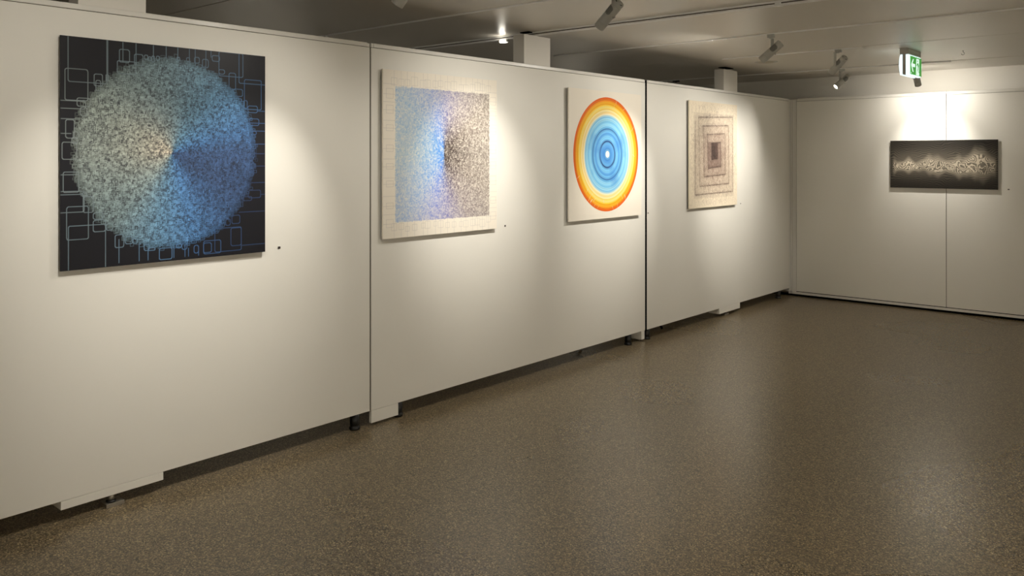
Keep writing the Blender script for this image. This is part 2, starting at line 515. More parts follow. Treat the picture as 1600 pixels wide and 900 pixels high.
# ragged rim of larger rectangles
N = 700
r = R1 * (1.0 + np.abs(rng.normal(0, 0.022, N))); t = rng.random(N) * 2 * math.pi - math.pi
x = CX1 + r * np.cos(t); y = CZ1 + r * np.sin(t)
s1 = rng.uniform(0.004, 0.013, N); s2 = rng.uniform(0.004, 0.013, N)
c, rr = col1(x, y)
cv.rects(x - s1, y - s2, x + s1, y + s2, c * rng.uniform(0.6, 1.0, N)[:, None], 2)
SPARSE = [('r',-0.522,0.344,-0.34,0.608),('r',-0.536,0.254,-0.431,0.406),('r',-0.401,0.33,-0.361,0.389),('r',-0.393,0.306,-0.37,0.358),('r',-0.345,0.357,-0.331,0.389),('v',-0.336,0.365,-0.336,0.571),('v',-0.261,0.459,-0.261,0.564),('v',-0.195,0.456,-0.195,0.562),('v',-0.105,0.489,-0.105,0.563),('v',-0.036,0.495,-0.036,0.566),('v',0.027,0.492,0.027,0.569),('v',0.092,0.481,0.092,0.568),('v',0.125,0.475,0.125,0.57),('v',0.187,0.472,0.187,0.567),('v',0.217,0.527,0.217,0.566),('r',-0.279,0.458,-0.228,0.522),('r',-0.289,0.4,-0.196,0.464),('r',-0.203,0.449,-0.159,0.505),('r',-0.151,0.481,-0.134,0.505),('r',-0.13,0.477,-0.117,0.498),('r',-0.112,0.472,-0.099,0.503),('r',-0.088,0.484,-0.072,0.505),('r',0.022,0.491,0.038,0.51),('r',0.076,0.489,0.094,0.512),('r',0.121,0.487,0.149,0.519),('r',0.167,0.467,0.201,0.512),('r',0.224,0.507,0.267,0.538),('r',0.264,0.43,0.411,0.562),('r',0.386,0.397,0.581,0.564),('r',0.421,0.252,0.529,0.42),('r',0.325,0.36,0.366,0.449),('r',0.351,0.323,0.409,0.362),('r',0.264,0.44,0.298,0.464),('r',0.443,0.235,0.503,0.272),('r',0.416,0.256,0.438,0.301),('r',0.452,0.162,0.513,0.199),('r',0.472,0.11,0.496,0.128),('r',0.386,0.293,0.403,0.309),('r',-0.481,0.227,-0.421,0.267),('r',-0.581,0.214,-0.442,0.251),('r',-0.466,0.182,-0.435,0.222),('h',-0.566,0.164,-0.468,0.164),('r',-0.533,0.072,-0.493,0.16),('h',-0.566,0.094,-0.505,0.094),('r',-0.499,0.068,-0.476,0.103),('r',-0.549,-0.031,-0.483,0.052),('r',-0.505,0.045,-0.479,0.076),('h',0.503,0.244,0.581,0.244),('h',0.457,0.175,0.581,0.175),('h',0.472,0.13,0.581,0.13),('h',0.477,0.055,0.581,0.055),('h',0.482,0.0,0.581,0.0),('r',-0.544,-0.19,-0.473,-0.091),('h',-0.574,-0.105,-0.472,-0.105),('h',-0.574,-0.185,-0.446,-0.185),('r',-0.457,-0.213,-0.436,-0.192),('r',-0.452,-0.29,-0.405,-0.212),('r',-0.528,-0.419,-0.428,-0.259),('r',-0.581,-0.286,-0.448,-0.201),('r',-0.521,-0.61,-0.347,-0.352),('r',-0.405,-0.326,-0.359,-0.293),('r',-0.405,-0.387,-0.347,-0.331),('r',-0.343,-0.383,-0.312,-0.352),('r',-0.3,-0.473,-0.257,-0.41),('v',-0.281,-0.603,-0.281,-0.43),('v',-0.178,-0.613,-0.178,-0.458),('v',-0.132,-0.618,-0.132,-0.49),('v',-0.073,-0.624,-0.073,-0.499),('v',0.005,-0.633,0.005,-0.489),('v',0.067,-0.639,0.067,-0.485),('v',0.087,-0.641,0.087,-0.503),('v',0.144,-0.647,0.144,-0.5),('r',-0.249,-0.458,-0.212,-0.422),('r',-0.21,-0.46,-0.188,-0.434),('r',-0.153,-0.5,-0.126,-0.468),('r',-0.132,-0.501,-0.096,-0.489),('r',-0.073,-0.554,-0.004,-0.496),('r',0.119,-0.536,0.144,-0.495),('r',0.173,-0.539,0.219,-0.487),('r',0.174,-0.546,0.275,-0.476),('r',0.337,-0.514,0.401,-0.415),('r',0.24,-0.541,0.401,-0.412),('h',0.406,-0.517,0.581,-0.517),('r',0.342,-0.391,0.392,-0.345),('h',0.386,-0.329,0.581,-0.329),('r',0.446,-0.251,0.524,-0.208),('r',0.411,-0.265,0.467,-0.243),('h',0.524,-0.233,0.581,-0.233),('h',0.467,-0.165,0.581,-0.165),('h',0.482,-0.071,0.581,-0.071),('h',0.487,0.0,0.581,0.0),('h',0.492,0.056,0.581,0.056),('r',0.305,-0.399,0.332,-0.363),('r',0.051,-0.511,0.078,-0.477),('r',0.02,-0.5,0.047,-0.479)]
for k_, xa, za, xb, zb in SPARSE:
    mx_, mz_ = (max(-0.55, min(0.55, xa)) + min(0.55, xb)) / 2, (za + zb) / 2
    c, rr = col1(np.array([mx_]), np.array([mz_]))
    cc = c[0] * (0.98 if mx_ < 0.05 else 0.86) + np.array([0, 0, 6])
    if k_ == 'r': cv.rrect(xa, za, xb, zb, cc)
    elif k_ == 'v': cv.bar(xa, -0.55 if zb < 0 else za, xa, zb if zb < 0 else 0.562, cc)
    else: cv.bar(xa if xb > 0.2 else -0.554, za, 0.554 if xb > 0.2 else xb, za, cc)
cv.build('print_surface', a1, 0.027, attr_mat('screen_ink', 0.45, 0.25))

# --- 2: blue to black square on cream
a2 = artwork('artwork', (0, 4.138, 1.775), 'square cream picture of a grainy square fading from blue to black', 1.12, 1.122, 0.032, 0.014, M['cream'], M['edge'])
CX2, CZ2 = 0.0, 0.006
SX0, SX1, SZ0, SZ1 = -0.452, 0.472, -0.455, 0.450
ST2 = [(-180, (150, 186, 214)), (-130, (128, 164, 220)), (-105, (116, 128, 208)), (-85, (112, 112, 180)), (-62, (110, 98, 110)), (-30, (96, 84, 80)), (0, (86, 76, 72)),
       (40, (100, 88, 82)), (65, (116, 106, 124)), (85, (122, 122, 184)), (105, (118, 142, 212)), (135, (132, 174, 218)), (180, (150, 186, 214))]
CREAM = np.array([240, 232, 218.0])


def col2(x, y):
    dx, dy = x - CX2, y - CZ2
    r = np.hypot(dx, dy * 0.8); ang = np.degrees(np.arctan2(dy, dx))
    c = ang_col(ST2, ang)
    core = np.exp(-(r / 0.16) ** 1.2)
    left = np.clip((-dx / (r + 1e-6) + 0.25) / 0.5, 0, 1)
    deep = np.outer(left, (66, 132, 216)) + np.outer(1 - left, (38, 27, 26))
    c = c + (deep - c) * core[:, None]
    s = 0.52 + 0.48 * np.exp(-(r / 0.19) ** 1.2)
    return c, np.clip(s, 0, 1), r


cv = Canvas(1.12, 1.122, CREAM)
c, s, r = col2(cv.X.ravel(), cv.Y.ravel())
sh = cv.X.shape
inside = (cv.X > SX0) & (cv.X < SX1) & (cv.Y > SZ0) & (cv.Y < SZ1)
cv.tone(inside, c.reshape(sh + (3,)), (s * 0.82 - 0.12).reshape(sh))
N = 38000
x = rng.uniform(SX0, SX1, N); y = rng.uniform(SZ0, SZ1, N)
sz = 0.0013 + 0.0034 * rng.random(N); asp = np.exp(rng.normal(0, 0.7, N))
w_, h_ = sz * asp ** 0.5, sz / asp ** 0.5
c, s, r = col2(x, y)
k = np.clip(s * rng.uniform(0.75, 1.55, N), 0, 1)[:, None]
cc = c * k + CREAM * (1 - k)
pale = rng.random(N) < 0.30
cc[pale] = CREAM * 0.66 + cc[pale] * 0.34
cv.rects(x - w_, y - h_, x + w_, y + h_, cc, 2)
GREY = np.array([206, 200, 194])
for i in range(16):
    s_ = -0.46 + i * 0.062 + random.uniform(-.012, .012)
    for sg in (1, -1):
        lim = SZ1 if sg > 0 else SZ0
        cv.bar(s_, min(lim, sg * 0.559), s_, max(lim, sg * 0.559), GREY, 2)
        z_ = lim + sg * random.uniform(0.03, 0.055); d = random.uniform(0.015, 0.03)
        cv.rrect(s_ - d, z_ - d, s_ + d, z_ + d, GREY, 2, 0.002)
        lx0 = SX0 if sg < 0 else SX1
        cv.bar(min(lx0, sg * 0.558), s_, max(lx0, sg * 0.558), s_, GREY, 2)
        if i % 2 == 0:
            lx = (SX0 - 0.05) if sg < 0 else (SX1 + 0.045)
            cv.rrect(lx - 0.03, s_ - d, lx + 0.03, s_ + d * 1.3, GREY, 2, 0.002)
cv.build('print_surface', a2, 0.032, M['ink'])


# --- 3: ring of orange, yellow and blue
def rings_mat():
    m, nt, b = new_mat('painted_rings')
    tc = nt.nodes.new('ShaderNodeTexCoord')
    wob = nt.nodes.new('ShaderNodeTexNoise'); wob.inputs['Scale'].default_value = 9; wob.inputs['Detail'].default_value = 3
    nt.links.new(tc.outputs['Object'], wob.inputs['Vector'])
    ln = nt.nodes.new('ShaderNodeVectorMath'); ln.operation = 'LENGTH'
    sp = nt.nodes.new('ShaderNodeVectorMath'); sp.operation = 'MULTIPLY'; sp.inputs[1].default_value = (0, 1, 1)
    nt.links.new(tc.outputs['Object'], sp.inputs[0]); nt.links.new(sp.outputs[0], ln.inputs[0])
    rr = nt.nodes.new('ShaderNodeMath'); rr.operation = 'DIVIDE'; rr.inputs[1].default_value = 0.509
    nt.links.new(ln.outputs['Value'], rr.inputs[0])
    ad = nt.nodes.new('ShaderNodeMath'); ad.operation = 'MULTIPLY_ADD'; ad.inputs[1].default_value = 0.012; ad.inputs[2].default_value = -0.006
    nt.links.new(wob.outputs['Fac'], ad.inputs[0])
    r2 = nt.nodes.new('ShaderNodeMath'); r2.operation = 'ADD'
    nt.links.new(rr.outputs[0], r2.inputs[0]); nt.links.new(ad.outputs[0], r2.inputs[1])
    ramp = nt.nodes.new('ShaderNodeValToRGB'); cr = ramp.color_ramp
    st = [(0.0, (246, 240, 228)), (0.052, (246, 240, 228)), (0.062, (104, 160, 205)), (0.11, (66, 132, 200)), (0.16, (88, 152, 212)), (0.205, (96, 164, 216)), (0.222, (44, 76, 128)), (0.24, (48, 82, 134)), (0.255, (104, 172, 220)),
          (0.31, (120, 188, 230)), (0.36, (72, 140, 208)), (0.40, (112, 182, 228)), (0.432, (88, 150, 205)), (0.445, (46, 82, 136)), (0.462, (92, 166, 220)), (0.52, (146, 206, 236)), (0.57, (112, 184, 228)), (0.61, (160, 214, 238)),
          (0.655, (128, 194, 232)), (0.685, (190, 216, 216)), (0.70, (246, 228, 192)), (0.735, (250, 222, 140)), (0.76, (248, 230, 178)), (0.80, (252, 216, 96)), (0.83, (250, 228, 140)), (0.86, (252, 206, 60)), (0.885, (248, 172, 32)),
          (0.915, (250, 186, 50)), (0.935, (244, 148, 30)), (0.96, (236, 122, 26)), (0.975, (228, 98, 30)), (1.0, (230, 104, 32))]
    cr.elements[0].position = 0; cr.elements[0].color = lin(st[0][1]) + (1,)
    cr.elements[1].position = 1; cr.elements[1].color = lin(st[-1][1]) + (1,)
    for p, c in st[1:-1]:
        e = cr.elements.new(p); e.color = lin(c) + (1,)
    nt.links.new(r2.outputs[0], ramp.inputs['Fac'])
    # fine brush rings
    n1 = nt.nodes.new('ShaderNodeTexNoise'); n1.noise_dimensions = '1D'; n1.inputs['Scale'].default_value = 55; n1.inputs['Detail'].default_value = 3
    nt.links.new(r2.outputs[0], n1.inputs['W'])
    mr = nt.nodes.new('ShaderNodeMapRange'); mr.inputs[1].default_value = 0.3; mr.inputs[2].default_value = 0.7; mr.inputs[3].default_value = 0.82; mr.inputs[4].default_value = 1.14
    nt.links.new(n1.outputs['Fac'], mr.inputs[0])
    mx = nt.nodes.new('ShaderNodeMix'); mx.data_type = 'RGBA'; mx.blend_type = 'MULTIPLY'; mx.inputs['Factor'].default_value = 1
    nt.links.new(ramp.outputs['Color'], mx.inputs['A']); nt.links.new(mr.outputs[0], mx.inputs['B'])
    # watery blue blotches inside
    n2 = nt.nodes.new('ShaderNodeTexNoise'); n2.inputs['Scale'].default_value = 5.0; n2.inputs['Detail'].default_value = 4
    nt.links.new(tc.outputs['Object'], n2.inputs['Vector'])
    m1 = nt.nodes.new('ShaderNodeMapRange'); m1.inputs[1].default_value = 0.52; m1.inputs[2].default_value = 0.72; m1.inputs[3].default_value = 0; m1.inputs[4].default_value = 0.65
    nt.links.new(n2.outputs['Fac'], m1.inputs[0])
    m2 = nt.nodes.new('ShaderNodeMapRange'); m2.inputs[1].default_value = 0.68; m2.inputs[2].default_value = 0.5; m2.inputs[3].default_value = 0; m2.inputs[4].default_value = 1
    nt.links.new(r2.outputs[0], m2.inputs[0])
    m3 = nt.nodes.new('ShaderNodeMapRange'); m3.inputs[1].default_value = 0.055; m3.inputs[2].default_value = 0.10; m3.inputs[3].default_value = 0; m3.inputs[4].default_value = 1
    nt.links.new(r2.outputs[0], m3.inputs[0])
    mu = nt.nodes.new('ShaderNodeMath'); mu.operation = 'MULTIPLY'; nt.links.new(m1.outputs[0], mu.inputs[0]); nt.links.new(m2.outputs[0], mu.inputs[1])
    mv = nt.nodes.new('ShaderNodeMath'); mv.operation = 'MULTIPLY'; nt.links.new(mu.outputs[0], mv.inputs[0]); nt.links.new(m3.outputs[0], mv.inputs[1])
    mz = nt.nodes.new('ShaderNodeMix'); mz.data_type = 'RGBA'; mz.inputs['B'].default_value = lin((60, 122, 198)) + (1,)
    nt.links.new(mv.outputs[0], mz.inputs['Factor']); nt.links.new(mx.outputs['Result'], mz.inputs['A'])
    nt.links.new(mz.outputs['Result'], b.inputs['Base Color'])
    b.inputs['Roughness'].default_value = 0.55; b.inputs['Specular IOR Level'].default_value = 0.25
    return m


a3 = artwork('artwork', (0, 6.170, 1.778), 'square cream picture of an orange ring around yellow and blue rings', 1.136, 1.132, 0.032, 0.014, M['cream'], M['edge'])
dm = MB()
prof = [(0.0, 0.0), (0.509, 0.0)]
dm.lathe([(0, 0.0003), (0.25, 0.0003), (0.509, 0.0003), (0.509, 0.0)], 96, Matrix.Translation((0.032, 0.006, 0.004)) @ Matrix.Rotation(math.pi / 2, 4, 'Y'), smooth=False)
disc = dm.build('painted_disc', rings_mat(), a3)
disc_off = Vector((0.0, 0.006, 0.004))
for v in disc.data.vertices: v.co -= disc_off
disc.location = disc_off
sc3 = MB()
for i in range(24):
    t = [random.uniform(-2.2, -1.7), random.uniform(0, 6.28), random.uniform(-2.4, -0.9)][i % 3]
    ra = random.uniform(0.40, 0.48); rb = min(0.508, ra + random.uniform(0.02, 0.08)); dt = random.uniform(-.05, .05); hw = random.uniform(.001, .0022)
    A = Vector((0.0324, 0.006 + ra * math.cos(t), 0.004 + ra * math.sin(t))); B = Vector((0.0324, 0.006 + rb * math.cos(t + dt), 0.004 + rb * math.sin(t + dt)))
    nn = Vector((0, -(B - A).z, (B - A).y)).normalized() * hw
    sc3.poly([A - nn, B - nn * 0.4, B + nn * 0.4, A + nn], (0.0002 + 0.00001 * i, 0, 0))
sc3.build('paint_scratches', mat('bare_paper', (246, 222, 190), 0.6, spec=0.2), a3)['kind'] = 'stuff'

# --- 4: nested squares in brown hair lines
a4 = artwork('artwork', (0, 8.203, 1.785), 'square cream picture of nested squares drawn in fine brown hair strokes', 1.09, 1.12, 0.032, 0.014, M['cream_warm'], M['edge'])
SEG = [(-0.351, 0.391, 0.43, 0.419), (-0.253, 0.302, 0.33, 0.322), (-0.163, 0.213, 0.238, 0.231), (-0.068, 0.12, 0.147, 0.137), (-0.419, -0.421, 0.43, -0.407), (-0.318, -0.334, 0.346, -0.316), (-0.225, -0.235, 0.259, -0.214),
       (-0.14, -0.147, 0.159, -0.122), (-0.062, -0.051, 0.078, -0.035), (0.43, 0.419, 0.436, -0.407), (0.336, 0.32, 0.346, -0.316), (0.253, 0.226, 0.259, -0.214), (0.153, 0.133, 0.159, -0.122), (0.073, 0.125, 0.078, -0.035),
       (-0.419, 0.344, -0.419, -0.421), (-0.345, 0.391, -0.323, -0.33), (-0.248, 0.303, -0.225, -0.235), (-0.157, 0.213, -0.14, -0.147), (-0.065, 0.12, -0.062, -0.051)]
WC = np.array([238, 224, 200.0])
cv = Canvas(1.09, 1.12, WC, 0.0013)
for (xa, za, xb, zb, k) in [(-0.45, -0.46, 0.46, 0.44, 0.10), (-0.42, -0.42, 0.43, 0.41, 0.06), (-0.32, -0.33, 0.345, 0.31, 0.10), (-0.235, -0.23, 0.257, 0.22, 0.16), (-0.15, -0.14, 0.157, 0.135, 0.42), (-0.063, -0.045, 0.076, 0.125, 0.8)]:
    cv.tone((cv.X > xa) & (cv.X < xb) & (cv.Y > za) & (cv.Y < zb), np.broadcast_to(np.array([96, 76, 70.0]), cv.X.shape + (3,)), k)
def hair(p, th, L, col, alpha):
    d = np.stack([np.cos(th), np.sin(th)], -1) * np.asarray(L)[:, None] / 2
    cv.strokes(p - d, p + d, np.broadcast_to(np.asarray(col, float), (len(p), 3)), np.asarray(alpha))
N = 15000
x = rng.normal(0, 0.32, N); y = rng.normal(-0.02, 0.32, N)
ok = (np.abs(x) < 0.53) & (np.abs(y) < 0.545); p = np.stack([x, y], -1)[ok]; N = len(p)
r = np.abs(p).max(1)
th = np.where(rng.random(N) < 0.5, rng.normal(1.2, 0.5, N), rng.normal(-0.9, 0.6, N))
hair(p, th, rng.uniform(0.012, 0.05, N), (98, 74, 66), np.clip(0.85 - 0.8 * r, 0.32, 0.8) * rng.uniform(0.5, 1.1, N))
for (xa, za, xb, zb) in SEG:
    va, vb = np.array([xa, za]), np.array([xb, zb]); L0 = np.linalg.norm(vb - va)
    horiz = abs(xb - xa) > abs(zb - za)
    cen = max(abs((xa + xb) / 2), abs((za + zb) / 2))
    st_ = np.clip(1.0 - 1.0 * cen, 0.5, 0.95) * (1.0 if horiz else 0.55)
    n = int(L0 * 640)
    p = va + (vb - va) * rng.random(n)[:, None] + rng.normal(0, 0.003, (n, 2))
    hair(p, math.atan2(zb - za, xb - xa) + rng.normal(0, 0.35, n), rng.uniform(0.010, 0.03, n), (58, 42, 38), st_ * rng.uniform(0.4, 0.95, n))
    n = int(L0 * 480)
    p = va + (vb - va) * rng.random(n)[:, None] + rng.normal(0, 0.013, (n, 2))
    hair(p, rng.uniform(0, math.pi, n), rng.uniform(0.012, 0.04, n), (76, 58, 52), 0.75 * st_ * rng.uniform(0.4, 1.0, n))
for (xa, za, xb, zb, n, k) in [(-0.15, -0.14, 0.157, 0.135, 500, 0.45), (-0.066, -0.05, 0.078, 0.128, 700, 0.7), (-0.05, -0.03, 0.03, 0.115, 350, 0.8)]:
    p = np.stack([rng.uniform(xa, xb, n), rng.uniform(za, zb, n)], -1)
    hair(p, rng.uniform(0, math.pi, n), rng.uniform(0.012, 0.036, n), (38, 29, 27), k * rng.uniform(0.6, 1.0, n))
cv.build('print_surface', a4, 0.032, M['ink'])


# --- 5: black panorama of contour lines on the far wall
def contour_mat():
    m, nt, b = new_mat('contour_print')
    nd, lk = nt.nodes, nt.links
    tc = nd.new('ShaderNodeTexCoord')
    sx = nd.new('ShaderNodeSeparateXYZ'); lk.new(tc.outputs['Object'], sx.inputs[0])
    def math_(op, a, b_=None, c=None):
        n = nd.new('ShaderNodeMath'); n.operation = op
        for i, v in enumerate((a, b_, c)):
            if v is None: continue
            if isinstance(v, (int, float)): n.inputs[i].default_value = v
            else: lk.new(v, n.inputs[i])
        return n.outputs[0]
    def noise(scale, detail=2.0, vec=None, w=0.0):
        n = nd.new('ShaderNodeTexNoise'); n.noise_dimensions = '4D'; n.inputs['Scale'].default_value = scale; n.inputs['Detail'].default_value = detail; n.inputs['W'].default_value = w
        lk.new(vec or tc.outputs['Object'], n.inputs['Vector']); return n.outputs['Fac']
    def maprange(v, a, b_, c, d):
        n = nd.new('ShaderNodeMapRange'); n.interpolation_type = 'SMOOTHSTEP'
        n.inputs[1].default_value = a; n.inputs[2].default_value = b_; n.inputs[3].default_value = c; n.inputs[4].default_value = d
        lk.new(v, n.inputs[0]); return n.outputs[0]
    X, Z = sx.outputs['X'], sx.outputs['Z']
    cx = nd.new('ShaderNodeCombineXYZ'); lk.new(X, cx.inputs[0])
    n1 = noise(4.5, 1.0, cx.outputs[0], 1.3); n2 = noise(6.5, 1.0, cx.outputs[0], 4.1)
    zc = math_('ADD', Z, math_('MULTIPLY', math_('SUBTRACT', n1, 0.5), 0.17))
    zc = math_('ABSOLUTE', math_('ADD', zc, 0.012))
    half = math_('ADD', math_('MULTIPLY', n2, 0.17), math_('MULTIPLY_ADD', X, 0.03, -0.028))
    q = math_('DIVIDE', zc, half)
    inner = maprange(q, 1.25, 0.95, 0, 1)
    rim = math_('MULTIPLY', maprange(q, 2.5, 0.9, 0, 1), 1.0)
    ends = maprange(math_('ABSOLUTE', math_('ADD', X, -0.005)), 0.545, 0.505, 0, 1)
    f1 = noise(10, 1.5, None, 2.2)
    cont = math_('ABSOLUTE', math_('SINE', math_('MULTIPLY', f1, 40.0)))
    cont = maprange(cont, 0.45, 0.95, 0.10, 0.95)
    body = math_('MULTIPLY', math_('MULTIPLY', math_('ADD', math_('MULTIPLY', inner, cont), math_('MULTIPLY', math_('MAXIMUM', math_('SUBTRACT', rim, inner), 0.0), 0.40)), ends), maprange(noise(4.0, 2.0, None, 9.3), 0.35, 0.65, 0.5, 1.0))
    f2 = noise(5.0, 2.0, None, 7.7)
    lines = math_('ABSOLUTE', math_('SINE', math_('ADD', math_('MULTIPLY', Z, 150.0), math_('MULTIPLY', f2, 26.0))))
    faint = math_('MULTIPLY', maprange(lines, 0.6, 1.0, 0.0, 0.13), maprange(math_('ABSOLUTE', Z), 0.27, 0.02, 0.25, 1.0))
    strp = math_('MULTIPLY', maprange(math_('SINE', math_('MULTIPLY', X, 440.0)), 0.2, 1.0, 0.0, 0.11), maprange(math_('ABSOLUTE', Z), 0.26, 0.03, 0.1, 1.0))
    haze = math_('MULTIPLY', maprange(math_('ABSOLUTE', Z), 0.22, 0.0, 0, 0.08), ends)
    tot = math_('MINIMUM', math_('ADD', math_('ADD', body, faint), math_('ADD', strp, haze)), 1.0)
    mx = nd.new('ShaderNodeMix'); mx.data_type = 'RGBA'
    mx.inputs['A'].default_value = lin((28, 25, 22)) + (1,); mx.inputs['B'].default_value = lin((196, 184, 164)) + (1,)
    lk.new(tot, mx.inputs['Factor']); lk.new(mx.outputs['Result'], b.inputs['Base Color'])
    b.inputs['Roughness'].default_value = 0.4; b.inputs['Specular IOR Level'].default_value = 0.35
    return m


a5 = empty('artwork', (1.769, FAR_Y, 1.678))
tag(a5, 'wide black picture of pale wavy contour lines on the far wall', 'artwork')
MB().box((-0.556, -0.027, -0.274), (0.556, -0.018, 0.274), 0.0006).build('print_board', contour_mat(), a5)
b = MB()
b.box((-0.47, -0.018, 0.16), (0.47, 0.0, 0.19)).box((-0.47, -0.018, -0.19), (0.47, 0.0, -0.16)).box((-0.47, -0.018, -0.16), (-0.44, 0.0, 0.16)).box((0.44, -0.018, -0.16), (0.47, 0.0, 0.16))
b.build('hanging_frame', M['pale_edge'], a5)


# caption cards
def card(y, z, w, h, label):
    o = MB().box((0.0, -w / 2, -h / 2), (0.0025, w / 2, h / 2), 0.0004).build('caption_card', M['card'])
    o.location = (0, y, z)
    tag(o, label, 'caption card')


card(2.811, 1.221, 0.017, 0.013, 'tiny dark caption card right of the blue disc picture')
card(4.828, 1.225, 0.014, 0.012, 'tiny dark caption card right of the blue and black square picture')
card(6.910, 1.220, 0.014, 0.010, 'tiny dark caption card on the wall edge right of the orange ring picture')
card(8.904, 1.229, 0.014, 0.010, 'tiny dark caption card right of the nested squares picture')
o = MB().box((-0.009, -0.0025, -0.006), (0.009, 0.0, 0.006), 0.0004).build('caption_card', M['card'])
o.location = (2.421, FAR_Y, 1.409)
tag(o, 'tiny dark caption card right of the wide black picture', 'caption card')


# ------------------------------------------------------------------ ceiling fittings
def track(y, xa, xb, w, h, label, m='alu', connectors=()):
    root = empty('lighting_track', (xa, y, CEIL))
    tag(root, label, 'track')
    L = xb - xa
    mb = MB().box((0, -w / 2, -h), (L, -w * 0.22, 0), 0.001).box((0, w * 0.22, -h), (L, w / 2, 0), 0.001)
    mb.build('rail', M[m], root)
    MB().box((0.001, -w * 0.24, -h * 0.45), (L - 0.001, w * 0.24, -0.0005)).build('slot', M['groove'], root)
    MB().box((L - 0.012, -w / 2 - 0.001, -h - 0.002), (L + 0.004, w / 2 + 0.001, 0.0), 0.001).build('end_cap', M[m], root)
    for c in connectors:
        MB().box((c - xa - 0.02, -w / 2 - 0.002, -h - 0.003), (c - xa + 0.02, w / 2 + 0.002, -0.001), 0.001).build('connector', M[m], root)
    return root


track(2.9, 0.3, 4.5, 0.022, 0.008, 'slim ceiling track above the partition nearest the camera')
track(4.25, -1.9, 4.5, 0.022, 0.008, 'slim ceiling track with the spotlight nearest the camera')
tk = empty('lighting_track', (-1.6, 5.28, CEIL)); tag(tk, 'thick white ceiling track crossing above the middle partition', 'track')
MB().box((0, -0.028, -0.012), (7.1, 0.028, 0.0), 0.0015).box((0, -0.012, -0.020), (7.1, 0.012, -0.012)).box((0, -0.021, -0.030), (7.1, -0.006, -0.020), 0.001).box((0, 0.006, -0.030), (7.1, 0.021, -0.020), 0.001).build('rail', M['alu'], tk)
MB().box((0.001, -0.0125, -0.0205), (7.099, 0.0125, -0.0122)).build('slot', M['groove'], tk)
for c_ in (3.6, 4.35):
    MB().box((c_ - 0.02, -0.024, -0.033), (c_ + 0.02, 0.024, -0.012), 0.001).build('connector', M['alu'], tk)
track(6.6, -0.9, 4.6, 0.022, 0.010, 'slim ceiling track carrying the spotlight over the round ceiling cover', connectors=(0.82, 0.95))
track(7.95, 0.25, 1.66, 0.022, 0.010, 'short ceiling track ending left of the exit sign', connectors=(0.9,))
track(9.7, -1.6, 2.0, 0.022, 0.010, 'slim ceiling track nearest the far wall', connectors=(0.45, 1.35))


